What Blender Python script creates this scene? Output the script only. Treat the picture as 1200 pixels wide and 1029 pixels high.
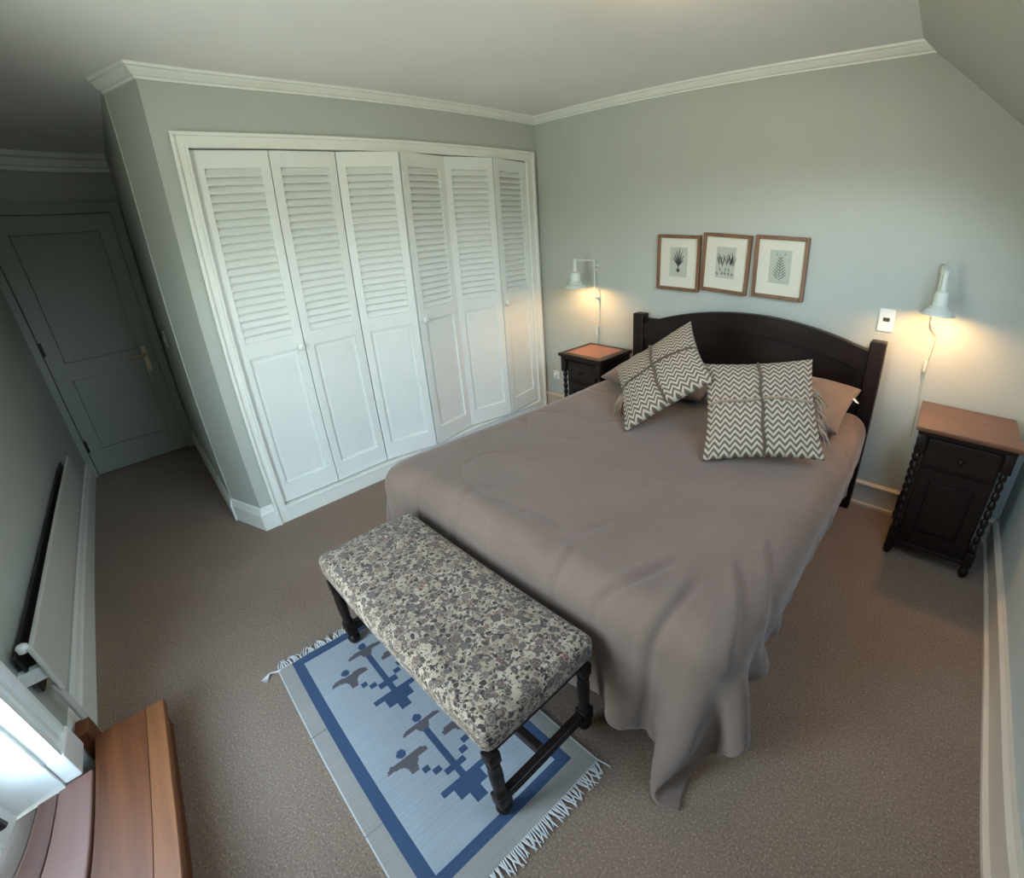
import bpy, bmesh, math, random
import numpy as np
from mathutils import Vector, Matrix, Euler
random.seed(5); rng = np.random.default_rng(5)
for o in list(bpy.data.objects): bpy.data.objects.remove(o)
SC = bpy.context.scene
COL = SC.collection
PI = math.pi

# ------------------------------------------------------------------ camera
cam = bpy.data.cameras.new('camera'); camo = bpy.data.objects.new('camera', cam); COL.objects.link(camo)
SC.camera = camo
cam.type = 'PANO'; cam.panorama_type = 'FISHEYE_LENS_POLYNOMIAL'
cam.sensor_fit = 'HORIZONTAL'; cam.sensor_width = 2.0; cam.fisheye_fov = 3.1
cam.fisheye_polynomial_k0 = 0.0; cam.fisheye_polynomial_k1 = -1.1181; cam.fisheye_polynomial_k2 = 0.0064
cam.fisheye_polynomial_k3 = 0.1717; cam.fisheye_polynomial_k4 = -0.0070
cam.shift_x = -69.59 / 1200; cam.shift_y = -19.15 / 1029
CAM = Vector((2.7669, -2.7448, 1.5306)); yaw, pit, rol = 2.3074, -0.4110, -0.0355
f = Vector((math.cos(pit)*math.cos(yaw), math.cos(pit)*math.sin(yaw), math.sin(pit)))
r0 = f.cross(Vector((0, 0, 1))).normalized(); u0 = r0.cross(f)
rt = r0*math.cos(rol) + u0*math.sin(rol); up = u0*math.cos(rol) - r0*math.sin(rol)
M = Matrix((rt, up, -f)).transposed().to_4x4(); M.translation = CAM
camo.matrix_world = M
cam.clip_start = 0.01

# ------------------------------------------------------------------ view, sky, daylight
SC.view_settings.view_transform = 'Standard'; SC.view_settings.look = 'None'
SC.view_settings.gamma = 1.0; SC.view_settings.use_curve_mapping = False
SC.view_settings.exposure = 0.15
SC.cycles.max_bounces = 14; SC.cycles.diffuse_bounces = 8; SC.cycles.transparent_max_bounces = 12
SC.cycles.caustics_reflective = False; SC.cycles.caustics_refractive = False
SKY = 6.4
w = bpy.data.worlds.new('sky'); SC.world = w; w.use_nodes = True
bg = w.node_tree.nodes['Background']; bg.inputs[1].default_value = SKY
_t = w.node_tree; _c = _t.nodes.new('ShaderNodeTexCoord'); _s = _t.nodes.new('ShaderNodeSeparateXYZ'); _r = _t.nodes.new('ShaderNodeValToRGB')
_m = _t.nodes.new('ShaderNodeMath'); _m.operation = 'MULTIPLY_ADD'; _m.inputs[1].default_value = .5; _m.inputs[2].default_value = .5
_t.links.new(_c.outputs['Generated'], _s.inputs[0]); _t.links.new(_s.outputs[2], _m.inputs[0]); _t.links.new(_m.outputs[0], _r.inputs[0]); _t.links.new(_r.outputs[0], bg.inputs[0])
_e = _r.color_ramp.elements; _e[0].position = .46; _e[0].color = (1.95, 2.05, 1.80, 1); _e[1].position = 1.0; _e[1].color = (.40, .66, 1.10, 1)
for _p, _k in ((.52, (.62, .68, .56, 1)), (.60, (3.9, 4.5, 5.0, 1)), (.70, (2.7, 3.5, 4.5, 1)), (.84, (1.0, 1.5, 2.2, 1))):
    _x = _e.new(_p); _x.color = _k              # lawn and hedge below, pale haze at the horizon, overcast blue above

def portal(name, loc, direction, sx, sy):
    L = bpy.data.lights.new(name, 'AREA'); L.shape = 'RECTANGLE'; L.size = sx; L.size_y = sy
    L.cycles.is_portal = True
    o = bpy.data.objects.new(name, L); COL.objects.link(o); o.location = loc
    o.rotation_euler = Vector(direction).to_track_quat('-Z', 'Y').to_euler()
    return o
# room constants
H = 2.395; LX = 3.333; YF = -3.395; XE = -2.03; YP = -2.565
SL = 0.889; XS = 2.525                       # ceiling slope: z = H - SL*(x-XS)
sdir = Vector((1, 0, -SL)).normalized(); sn = Vector((-SL, 0, -1)).normalized()   # down the slope, into the room
def slope_pt(s, y, d=0.0): return Vector((XS, y, H)) + sdir*s - sn*d       # d: outwards
SKYL = (0.455, 1.02, -2.35, -0.97)            # roof window: s0, s1, y0, y1
DX0, DX1, DZ0, DZ1, DYO = 1.20, 1.98, 0.12, 2.02, -3.60         # French door opening
portal('daylight_through_garden_door', ((DX0+DX1)/2, DYO+0.03, (DZ0+DZ1)/2), (0, 1, 0), DX1-DX0, DZ1-DZ0)
portal('daylight_through_roof_window', slope_pt((SKYL[0]+SKYL[1])/2, (SKYL[2]+SKYL[3])/2, 0.14), sn, SKYL[3]-SKYL[2], SKYL[1]-SKYL[0])
WARM = (1.0, 0.56, 0.23)
BULB_L = 430.0; BULB_R = 690.0; CEIL_W = 17.0

# ------------------------------------------------------------------ materials
def srgb(r, g, b):
    c = [x/255 for x in (r, g, b)]
    return tuple(x/12.92 if x <= .04045 else ((x+.055)/1.055)**2.4 for x in c) + (1,)
class NT:
    def __init__(s, name):
        s.m = bpy.data.materials.new(name); s.m.use_nodes = True; s.t = s.m.node_tree
        s.b = s.t.nodes['Principled BSDF']; s.out = s.t.nodes['Material Output']
    def n(s, typ, **kw):
        x = s.t.nodes.new(typ)
        for k, v in kw.items(): setattr(x, k, v)
        return x
    def l(s, a, b): s.t.links.new(a, b)
    def math(s, op, a, b=None, c=None):
        x = s.n('ShaderNodeMath', operation=op)
        for i, v in enumerate((a, b, c)):
            if v is None: continue
            if isinstance(v, (int, float)): x.inputs[i].default_value = v
            else: s.l(v, x.inputs[i])
        return x.outputs[0]
    def coord(s, kind='Object'): return s.n('ShaderNodeTexCoord').outputs[kind]
    def mapping(s, scale=(1, 1, 1), src=None, rot=(0, 0, 0)):
        mp = s.n('ShaderNodeMapping'); mp.inputs['Scale'].default_value = scale; mp.inputs['Rotation'].default_value = rot
        s.l(src if src is not None else s.coord(), mp.inputs[0]); return mp.outputs[0]
    def noise(s, scale, detail=3, src=None, rough=.55, dist=0):
        x = s.n('ShaderNodeTexNoise'); x.inputs['Scale'].default_value = scale; x.inputs['Detail'].default_value = detail
        x.inputs['Roughness'].default_value = rough; x.inputs['Distortion'].default_value = dist
        s.l(src if src is not None else s.coord(), x.inputs['Vector']); return x.outputs['Fac']
    def voro(s, scale, src=None, feature='F1', out='Distance', rand=1):
        x = s.n('ShaderNodeTexVoronoi', feature=feature); x.inputs['Scale'].default_value = scale
        x.inputs['Randomness'].default_value = rand
        s.l(src if src is not None else s.coord(), x.inputs['Vector']); return x.outputs[out]
    def ramp(s, fac, stops, interp='LINEAR'):
        x = s.n('ShaderNodeValToRGB'); x.color_ramp.interpolation = interp
        e = x.color_ramp.elements
        while len(e) < len(stops): e.new(.5)
        for i, (p, c) in enumerate(stops): e[i].position = p; e[i].color = c
        s.l(fac, x.inputs[0]); return x.outputs[0]
    def mix(s, fac, a, b, mode='MIX'):
        x = s.n('ShaderNodeMixRGB', blend_type=mode)
        for i, v in enumerate((fac, a, b)):
            if isinstance(v, (int, float)): x.inputs[i].default_value = v
            elif isinstance(v, tuple): x.inputs[i].default_value = v
            else: s.l(v, x.inputs[i])
        return x.outputs[0]
    def color(s, c):
        if isinstance(c, tuple): s.b.inputs['Base Color'].default_value = c
        else: s.l(c, s.b.inputs['Base Color'])
    def bump(s, h, strength=.3, dist=.01, prev=None):
        x = s.n('ShaderNodeBump'); x.inputs['Strength'].default_value = strength; x.inputs['Distance'].default_value = dist
        s.l(h, x.inputs['Height'])
        if prev is not None: s.l(prev, x.inputs['Normal'])
        s.l(x.outputs[0], s.b.inputs['Normal']); return x.outputs[0]
    def rough(s, v):
        if isinstance(v, (int, float)): s.b.inputs['Roughness'].default_value = v
        else: s.l(v, s.b.inputs['Roughness'])

def paint(name, col, rough=.55, var=.06, bump=.08, scale=6, bscale=120):
    m = NT(name); n = m.noise(scale, 4)
    dark = tuple(c*(1-var) for c in col[:3])+(1,); lite = tuple(min(1, c*(1+var)) for c in col[:3])+(1,)
    m.color(m.ramp(n, [(.3, dark), (.7, lite)])); m.rough(rough)
    m.bump(m.noise(bscale, 2), bump, .002); return m.m
def wood(name, dark, lite, rough=.35, axis=0, scale=1.0, coat=0.0, ringy=1.0):
    m = NT(name); sc = [26*scale]*3; sc[axis] = 1.6*scale
    v = m.mapping(tuple(sc)); n1 = m.noise(1.0, 6, v, .6, .6)
    sc2 = [90*scale]*3; sc2[axis] = 3*scale
    n2 = m.noise(1.0, 3, m.mapping(tuple(sc2)), .7)
    c = m.ramp(n1, [(.28, dark), (.72, lite)])
    c = m.mix(.35*ringy, c, m.ramp(n2, [(.35, dark), (.65, lite)]), 'MULTIPLY' if False else 'MIX')
    m.color(c); m.rough(rough); m.b.inputs['Specular IOR Level'].default_value = .5 if lite[0] > .05 else .22; m.b.inputs['Coat Weight'].default_value = coat; m.b.inputs['Coat Roughness'].default_value = .15
    m.bump(n2, .12, .002); return m.m

WALL = paint('sage_wall_paint', (.425, .447, .403, 1), .7, .03, .10, 2.2, 90)
CEILM = paint('ceiling_paint', (.82, .81, .79, 1), .8, .03, .05, 2.0, 80)
WHITE = paint('white_gloss_paint', (.74, .755, .70, 1), .38, .03, .06, 5, 60)
WHITE2 = paint('white_casing_paint', (.80, .84, .83, 1), .40, .02, .06, 5, 60)
WHITEC = paint('louver_door_paint', (.72, .75, .71, 1), .40, .03, .06, 5, 60)
DARKGAP = paint('closet_interior_paint', (.48, .48, .45, 1), .9)
DOORM = paint('passage_door_paint', (.30, .325, .29, 1), .5, .04, .06, 4, 50)
RADM = paint('radiator_enamel', (.50, .50, .46, 1), .38, .02, .03)
BLACKM = paint('black_iron', (.012, .012, .012, 1), .4, .1)
BRASS = NT('dull_brass'); BRASS.color((.42, .36, .25, 1)); BRASS.rough(.35); BRASS.b.inputs['Metallic'].default_value = .8; BRASS = BRASS.m
DKWOOD = wood('dark_stained_wood', (.006, .0035, .003, 1), (.017, .009, .0065, 1), .42, 2, 1, .04)
DKWOODX = wood('dark_stained_wood_rail', (.007, .004, .0032, 1), (.019, .010, .007, 1), .40, 0, 1, .04)
TOPWOOD = wood('polished_brown_wood', (.065, .024, .011, 1), (.17, .070, .033, 1), .30, 0, .8, .25)
REDINLAY = wood('red_brown_inlay', (.22, .075, .045, 1), (.38, .15, .09, 1), .4, 0, .6, .1)
STEPW = wood('oiled_step_wood', (.085, .024, .008, 1), (.20, .066, .022, 1), .50, 0, .45, .0)
STEPW2 = wood('step_nosing_wood', (.15, .049, .016, 1), (.25, .092, .032, 1), .50, 0, .45, .0)
PINKW = wood('pinkish_sill_wood', (.20, .095, .075, 1), (.29, .155, .125, 1), .45, 0, .5, .05)
PINKW2 = wood('darker_sill_wood', (.13, .066, .058, 1), (.20, .11, .095, 1), .45, 0, .5, .05)  # darker pinkish brown than the plank beside it
GREYW = wood('weathered_threshold', (.10, .085, .075, 1), (.18, .155, .14, 1), .6, 0, .6)
FRAMEW = wood('picture_frame_wood', (.10, .042, .018, 1), (.24, .115, .055, 1), .4, 2, 1.4)

def carpet():
    m = NT('berber_carpet')
    n1 = m.noise(150, 3, None, .7); n2 = m.noise(2.2, 3); v = m.voro(120)
    base = m.ramp(n1, [(.28, (.030, .018, .012, 1)), (.42, (.180, .117, .077, 1)), (.56, (.213, .141, .093, 1)), (.70, (.48, .365, .27, 1))])
    base = m.mix(.25, base, m.ramp(n2, [(.35, (.12, .082, .058, 1)), (.65, (.21, .148, .106, 1))]))
    m.color(base); m.rough(.95)
    b1 = m.bump(v, .35, .004); m.bump(n1, .5, .004, b1)
    m.b.inputs['Sheen Weight'].default_value = .15
    return m.m
CARPET = carpet()
def fabric(name, c1, c2, scale=700, bump=.25, sheen=.25, wr=0.0):
    m = NT(name)
    wv = m.n('ShaderNodeTexWave', wave_type='BANDS', bands_direction='X'); wv.inputs['Scale'].default_value = scale/6
    m.l(m.coord(), wv.inputs['Vector'])
    n = m.noise(scale*.4, 3); big = m.noise(5, 4)
    c = m.mix(.5, m.ramp(n, [(.3, c1), (.7, c2)]), m.ramp(big, [(.35, c1), (.65, c2)]))
    m.color(c); m.rough(.9); m.b.inputs['Sheen Weight'].default_value = sheen
    b = m.bump(n, bump, .0015)
    if wr: m.bump(m.noise(9, 4, None, .6, .4), wr, .012, b)
    return m.m
DUVET = fabric('grey_brushed_cotton', (.145, .096, .071, 1), (.188, .127, .096, 1), 700, .25, .2, .22)
MATT = fabric('mattress_ticking', (.55, .52, .48, 1), (.62, .6, .56, 1))
CORDM = fabric('brown_twisted_cord', (.05, .028, .016, 1), (.12, .075, .045, 1), 900, .5)
TANCORD = fabric('tan_wool_cord', (.22, .150, .095, 1), (.36, .265, .18, 1), 900, .5)
FRINGE = fabric('cream_wool_fringe', (.46, .45, .43, 1), (.64, .63, .60, 1), 900, .4)

def floral():
    m = NT('floral_tapestry'); co = m.coord()
    warp = m.n('ShaderNodeTexNoise'); warp.inputs['Scale'].default_value = 46; warp.inputs['Detail'].default_value = 3
    m.l(co, warp.inputs['Vector'])
    add = m.n('ShaderNodeVectorMath', operation='MULTIPLY_ADD'); m.l(warp.outputs['Color'], add.inputs[0])
    add.inputs[1].default_value = (.026, .026, .026); m.l(co, add.inputs[2]); v = add.outputs[0]
    def cells(scale, off):
        mp = m.n('ShaderNodeMapping'); mp.inputs['Location'].default_value = (off, off*.7, 0); m.l(v, mp.inputs[0])
        c = m.n('ShaderNodeTexVoronoi'); c.inputs['Scale'].default_value = scale; m.l(mp.outputs[0], c.inputs['Vector'])
        sp = m.n('ShaderNodeSeparateColor'); m.l(c.outputs['Color'], sp.inputs[0]); return c.outputs['Distance'], sp.outputs
    # cream ground with thin curling stems
    ground = m.ramp(m.noise(14, 3), [(.35, (.26, .20, .14, 1)), (.65, (.40, .325, .235, 1))])
    stem = m.math('LESS_THAN', m.math('ABSOLUTE', m.math('SUBTRACT', m.noise(38, 1, v, .5, .8), .5)), .030)
    c = m.mix(m.math('MULTIPLY', stem, .75), ground, (.085, .065, .055, 1))
    # small leaves
    d, k = cells(62, 3.1)
    leaf = m.math('LESS_THAN', d, m.math('MULTIPLY_ADD', k[1], .26, .27))
    c = m.mix(leaf, c, m.ramp(k[0], [(0, (.038, .026, .021, 1)), (.4, (.115, .085, .064, 1)), (.65, (.062, .060, .048, 1)), (.85, (.16, .105, .075, 1))], 'CONSTANT'))
    d, k = cells(95, 7.7)
    c = m.mix(m.math('LESS_THAN', d, m.math('MULTIPLY_ADD', k[1], .5, 0.0)), c, m.ramp(k[0], [(0, (.03, .024, .022, 1)), (.6, (.11, .085, .07, 1)), (.85, (.40, .35, .28, 1))], 'CONSTANT'))
    # ringed blossoms
    d, k = cells(33, 0)
    ring = m.math('PINGPONG', m.math('MULTIPLY', d, 9.0), 1.0)
    bloom = m.mix(ring, m.ramp(k[0], [(0, (.035, .024, .02, 1)), (.5, (.075, .045, .034, 1)), (.75, (.055, .052, .048, 1))], 'CONSTANT'),
                  m.ramp(k[2], [(0, (.20, .14, .105, 1)), (.4, (.16, .125, .10, 1)), (.7, (.30, .215, .155, 1)), (.9, (.32, .17, .125, 1))], 'CONSTANT'))
    c = m.mix(m.math('LESS_THAN', d, m.math('MULTIPLY_ADD', k[1], .22, .30)), c, bloom)
    m.color(c); m.rough(.95); m.b.inputs['Sheen Weight'].default_value = .1
    m.bump(m.noise(160, 3), .5, .003); return m.m
FLORAL = floral()
def chevron():
    m = NT('cream_and_brown_chevron'); uv = m.n('ShaderNodeUVMap'); sp = m.n('ShaderNodeSeparateXYZ'); m.l(uv.outputs[0], sp.inputs[0])
    u, v = sp.outputs[0], sp.outputs[1]
    tri = m.math('PINGPONG', m.math('MULTIPLY', u, 22.0), 1.0)
    w_ = m.math('FRACT', m.math('MULTIPLY_ADD', v, 17.0, m.math('MULTIPLY', tri, .95)))
    s = m.math('GREATER_THAN', w_, .5)
    n = m.noise(260, 3)
    cream = m.ramp(n, [(.3, (.33, .285, .215, 1)), (.7, (.46, .405, .315, 1))]); brown = m.ramp(n, [(.3, (.080, .052, .035, 1)), (.7, (.145, .098, .068, 1))])
    m.color(m.mix(s, brown, cream)); m.rough(.95)
    b = m.bump(m.math('PINGPONG', m.math('MULTIPLY', w_, 2.0), 1.0), .25, .004); m.bump(n, .4, .002, b); return m.m
CHEV = chevron()
def attr_mat(name, attr, bump=.5, bscale=420):
    m = NT(name); a = m.n('ShaderNodeAttribute', attribute_name=attr)
    n = m.noise(bscale, 2); c = m.mix(.30, a.outputs['Color'], m.ramp(n, [(.3, (.5, .5, .5, 1)), (.7, (1.0, 1.0, 1.0, 1))]), 'MULTIPLY')
    m.color(c); m.rough(.95); m.bump(n, bump, .003); return m.m
RUGM = attr_mat('flat_woven_kilim', 'Col')
def glass(name):
    m = NT(name); t = m.t; t.nodes.remove(m.b)
    tr = m.n('ShaderNodeBsdfTransparent'); tr.inputs[0].default_value = (.96, .98, .97, 1)
    gl = m.n('ShaderNodeBsdfGlossy'); gl.inputs['Roughness'].default_value = .02
    mx = m.n('ShaderNodeMixShader'); mx.inputs[0].default_value = .05; m.l(tr.outputs[0], mx.inputs[1]); m.l(gl.outputs[0], mx.inputs[2])
    m.l(mx.outputs[0], m.out.inputs[0]); return m.m
GLASS = glass('window_glass')
def emit(name, col, s):
    m = NT(name); m.color((.9, .9, .85, 1)); m.b.inputs['Emission Color'].default_value = col + (1,); m.b.inputs['Emission Strength'].default_value = s; return m.m
def plain(name, c, rough=.5, metal=0):
    m = NT(name); m.color(c); m.rough(rough); m.b.inputs['Metallic'].default_value = metal
    n = m.noise(40, 2); m.bump(n, .03, .001); return m.m
MATB = plain('cream_mount_board', (.62, .60, .50, 1), .8)
PAPER = plain('aged_print_paper', (.42, .44, .37, 1), .8)
INK = plain('botanical_ink', (.055, .06, .055, 1), .8)
INK2 = plain('faded_botanical_ink', (.16, .165, .145, 1), .8)
LAMPM = plain('lamp_white_enamel', (.56, .59, .52, 1), .3)
PLASTIC = plain('white_switch_plastic', (.70, .72, .70, 1), .3)
ROCKER = plain('dark_switch_rocker', (.03, .03, .03, 1), .3)
TAGM = plain('white_label_cloth', (.8, .8, .78, 1), .8)

# ------------------------------------------------------------------ geometry helpers
def new_mesh(name, bm, mat=None, smooth=False):
    me = bpy.data.meshes.new(name); bmesh.ops.recalc_face_normals(bm, faces=bm.faces); bm.to_mesh(me); bm.free()
    if mat: me.materials.append(mat)
    if smooth:
        for p in me.polygons: p.use_smooth = True
        me.set_sharp_from_angle(angle=math.radians(40))
    return me
def link(name, me, parent=None, loc=(0, 0, 0), rot=(0, 0, 0)):
    o = bpy.data.objects.new(name, me); COL.objects.link(o); o.location = loc; o.rotation_euler = rot
    if parent is not None: o.parent = parent
    return o
def obj(name, bm, mat, parent=None, smooth=False, loc=(0, 0, 0)):
    return link(name, new_mesh(name, bm, mat, smooth), parent, loc)
def struct(o): o['kind'] = 'structure'; return o
def tag(o, label, cat, group=None):
    o['label'] = label; o['category'] = cat
    if group: o['group'] = group
    return o
def empty(name, loc, rotz=0):
    o = bpy.data.objects.new(name, None); COL.objects.link(o); o.location = loc; o.rotation_euler = (0, 0, rotz); o.empty_display_size = .05
    return o
def box(bm, x0, x1, y0, y1, z0, z1, bev=0, seg=2):
    r = bmesh.ops.create_cube(bm, size=1.0, matrix=Matrix.Translation(((x0+x1)/2, (y0+y1)/2, (z0+z1)/2)) @ Matrix.Diagonal((x1-x0, y1-y0, z1-z0, 1)))
    if bev:
        es = list({e for v in r['verts'] for e in v.link_edges})
        bmesh.ops.bevel(bm, geom=es, offset=bev, segments=seg, profile=.5, affect='EDGES')
    return bm
def B(*a, **k): return box(bmesh.new(), *a, **k)
def tube(bm, pts, rad, n=10, cap=True):
    pts = [Vector(p) for p in pts]; rads = rad if isinstance(rad, (list, tuple)) else [rad]*len(pts)
    rings = []; prev = None
    for i, p in enumerate(pts):
        t = (pts[min(i+1, len(pts)-1)] - pts[max(i-1, 0)]).normalized()
        if prev is None: a = t.orthogonal().normalized()
        else: a = (prev - t*prev.dot(t)).normalized()
        prev = a; b = t.cross(a)
        rings.append([bm.verts.new(p + (a*math.cos(2*PI*k/n) + b*math.sin(2*PI*k/n))*rads[i]) for k in range(n)])
    for A, C in zip(rings, rings[1:]):
        for k in range(n): bm.faces.new((A[k], A[(k+1) % n], C[(k+1) % n], C[k]))
    if cap: bm.faces.new(rings[0][::-1]); bm.faces.new(rings[-1])
    return bm
def lathe(bm, prof, c=(0, 0, 0), n=24, axis='z', cap=True):
    c = Vector(c); rings = []
    def P(r, h, k):
        a = 2*PI*k/n; x, y = r*math.cos(a), r*math.sin(a)
        return c + (Vector((x, y, h)) if axis == 'z' else Vector((x, -h, y)) if axis == 'y' else Vector((h, x, y)))
    for r, h in prof: rings.append([bm.verts.new(P(max(r, 1e-4), h, k)) for k in range(n)])
    for A, C in zip(rings, rings[1:]):
        for k in range(n): bm.faces.new((A[k], A[(k+1) % n], C[(k+1) % n], C[k]))
    if cap: bm.faces.new(rings[0]); bm.faces.new(rings[-1])
    return bm
def prism(bm, poly, fn0, fn1):
    """closed prism: poly is a list of 2-D points, fn0 / fn1 map one to its two 3-D ends"""
    a = [bm.verts.new(fn0(p)) for p in poly]; b = [bm.verts.new(fn1(p)) for p in poly]; n = len(poly)
    bm.faces.new(a[::-1]); bm.faces.new(b)
    for i in range(n): bm.faces.new((a[i], a[(i+1) % n], b[(i+1) % n], b[i]))
    return bm
def sweep(bm, path, prof, closed_prof=True):
    """moulding: path = wall points (x,y) walked with the room on the right hand; prof = (offset from wall, z)"""
    P = [Vector(p) for p in path]; n = len(P); rows = []
    for i in range(n):
        if i == 0: t = (P[1]-P[0]).normalized(); nn = Vector((t.y, -t.x)); s = 1
        elif i == n-1: t = (P[-1]-P[-2]).normalized(); nn = Vector((t.y, -t.x)); s = 1
        else:
            a = (P[i]-P[i-1]).normalized(); b = (P[i+1]-P[i]).normalized()
            na, nb = Vector((a.y, -a.x)), Vector((b.y, -b.x)); nn = (na+nb).normalized(); s = 1/max(.2, nn.dot(na))
        rows.append([bm.verts.new((P[i].x+nn.x*d*s, P[i].y+nn.y*d*s, z)) for d, z in prof])
    m = len(prof)
    for A, C in zip(rows, rows[1:]):
        for k in range(m): bm.faces.new((A[k], A[(k+1) % m], C[(k+1) % m], C[k]))
    bm.faces.new(rows[0]); bm.faces.new(rows[-1][::-1]); return bm
def wall_from_rects(name, rects, y0=None, y1=None, mat=WALL):
    bm = bmesh.new()
    for r in rects: box(bm, *r)
    return struct(obj(name, bm, mat))

# ------------------------------------------------------------------ room shell
bm = B(XE-.15, LX+.15, YF-.02, .15, -.12, 0)
bmesh.ops.subdivide_edges(bm, edges=bm.edges[:], cuts=1, use_grid_fill=True)
struct(obj('floor', bm, CARPET))
struct(obj('ceiling', B(XE-.15, XS+.02, YF-.3, .15, H, H+.12), CEILM))
# sloped ceiling with the roof window opening
bm = bmesh.new(); s0, s1, ya, yb = SKYL; send = (LX-XS)/sdir.x + .25
def slab(bm, sa, sb, y0, y1, d0=0, d1=.13):
    prism(bm, [(sa, d0), (sb, d0), (sb, d1), (sa, d1)], lambda p: slope_pt(p[0], y0, p[1]), lambda p: slope_pt(p[0], y1, p[1]))
slab(bm, 0, s0, YF-.3, .15); slab(bm, s1, send, YF-.3, .15); slab(bm, s0, s1, YF-.3, ya); slab(bm, s0, s1, yb, .15)
struct(obj('ceiling_slope', bm, WALL))
prof = [(XE-.15, 0), (LX+.12, 0), (LX+.12, 1.60), (XS, H+.02), (XE-.15, H+.02)]
prism(b2 := bmesh.new(), [(0, 0), (LX+.12, 0), (LX+.12, H-SL*(LX+.12-XS)+.03), (XS, H+.02), (0, H+.02)], lambda p: (p[0], 0, p[1]), lambda p: (p[0], .12, p[1]))
struct(obj('wall_back', b2, WALL))
struct(obj('wall_right', B(LX, LX+.12, YF-.3, .12, -.05, H-SL*(LX-XS)+.12), WALL))
# wall with the garden door (radiator wall)
wall_from_rects('wall_front', [(XE-.15, DX0, DYO+.0, YF, -.05, H), (DX1, LX+.12, DYO, YF, -.05, H), (DX0, DX1, DYO, YF, -.05, DZ0-.03), (DX0, DX1, DYO, YF, DZ1, H)])
# end of the passage
struct(obj('wall_end', B(XE-.15, XE, YF-.02, YP+.12, -.05, H), WALL))
# closet wall, chamfer and passage side
CO0, CO1, CZ0, CZ1 = -2.318, -.118, .112, 2.062
CHX, CHY, CEY = -.283, -2.561, -2.4536
wall_from_rects('wall_left', [(-.10, 0, CEY, CO0, -.05, H), (-.10, 0, CO1, .12, -.05, H), (-.10, 0, CO0, CO1, CZ1, H)])
prism(b2 := bmesh.new(), [(0, CEY), (CHX, CHY), (CHX, CHY+.10), (-.10, CEY+.02)], lambda p: (p[0], p[1], -.05), lambda p: (p[0], p[1], H))
struct(obj('wall_corner', b2, WALL))
struct(obj('wall_passage', B(XE-.15, CHX, YP, YP+.10, -.05, H), WALL))

# mouldings
CR = [(0, 2.343), (.009, 2.343), (.010, 2.352), (.020, 2.356), (.036, 2.374), (.040, 2.381), (.050, 2.384), (.053, H), (0, H)]
struct(obj('trim_1', sweep(bmesh.new(), [(CHX, CHY), (0, CEY), (0, 0), (2.60, 0)], CR), WHITE, smooth=False))
struct(obj('trim_2', sweep(bmesh.new(), [(XE, YF), (XE, YP)], [(0, 2.27), (.03, 2.275), (.035, 2.30), (.015, 2.31), (.02, 2.355), (.05, 2.365), (.055, H), (0, H)]), WHITE))
BB = [(0, 0), (.030, 0), (.030, .016), (.016, .022), (.016, .128), (.026, .134), (.026, .146), (.014, .156), (0, .156)]
BBW = [(0, 0), (.022, 0), (.022, .105), (.016, .118), (.012, .140), (0, .146)]
bbm = paint('lamp_tinted_baseboard_paint', (.54, .45, .345, 1), .5, .04)  # tan puts the bedside lamp's warm light into the paint colour
struct(obj('baseboard_back', sweep(bmesh.new(), [(0.0, 0), (LX, 0)], BB), bbm))
struct(obj('baseboard_right', sweep(bmesh.new(), [(LX, 0), (LX, YF)], BB), bbm))
struct(obj('baseboard_left', sweep(bmesh.new(), [(XE, YP), (CHX, YP), (CHX, CHY), (0, CEY), (0, CO0-.06)], BBW), WHITE))
struct(obj('baseboard_front', sweep(bmesh.new(), [(1.07, YF), (XE, YF)], BBW), WHITE))

# ------------------------------------------------------------------ roof window
win = struct(empty('window_1', slope_pt((s0+s1)/2, (ya+yb)/2, 0)))
def wpart(name, rects, mat, d0, d1):
    bm = bmesh.new()
    for sa, sb, y0, y1 in rects:
        prism(bm, [(sa, d0), (sb, d0), (sb, d1), (sa, d1)], lambda p: slope_pt(p[0], y0, p[1]), lambda p: slope_pt(p[0], y1, p[1]))
    o = obj(name, bm, mat); o.parent = win; o.matrix_parent_inverse = Matrix.Translation(-win.location); return o
fw = .05
wpart('window_frame', [(s0, s0+fw, ya, yb), (s1-fw, s1, ya, yb), (s0+fw, s1-fw, ya, ya+fw), (s0+fw, s1-fw, yb-fw, yb)], WHITE2, .05, .11)
wpart('window_lining', [(s0-.03, s0, ya-.03, yb+.03), (s1, s1+.03, ya-.03, yb+.03), (s0, s1, ya-.05, ya), (s0, s1, yb, yb+.05)], WHITE2, -.006, .004)
wpart('window_pane', [(s0+fw, s1-fw, ya+fw, yb-fw)], GLASS, .08, .086)

# ------------------------------------------------------------------ garden door with its deep casing
struct(obj('trim_3', (lambda bm: (box(bm, DX0-.115, DX0, YF, YF+.022, .235, DZ1+.115), box(bm, DX0-.115, DX0-.092, YF+.022, YF+.036, .235, DZ1+.115), box(bm, DX0-.075, DX0-.055, YF+.022, YF+.030, .235, DZ1+.1), box(bm, DX0-.018, DX0, YF+.022, YF+.034, .235, DZ1),
    box(bm, DX1, DX1+.115, YF, YF+.022, DZ0, DZ1+.115), box(bm, DX0, DX1, YF, YF+.022, DZ1, DZ1+.115), box(bm, DX0-.125, DX0+.004, YF, YF+.040, DZ0+.008, .235, bev=.006),
    box(bm, DX0-.002, DX0+.012, DYO+.08, YF, DZ0, DZ1), box(bm, DX1-.012, DX1+.002, DYO+.08, YF, DZ0, DZ1), box(bm, DX0, DX1, DYO+.1, YF, DZ1-.012, DZ1+.002), bm)[-1])(bmesh.new()), WHITE2))
GY = -3.495
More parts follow.
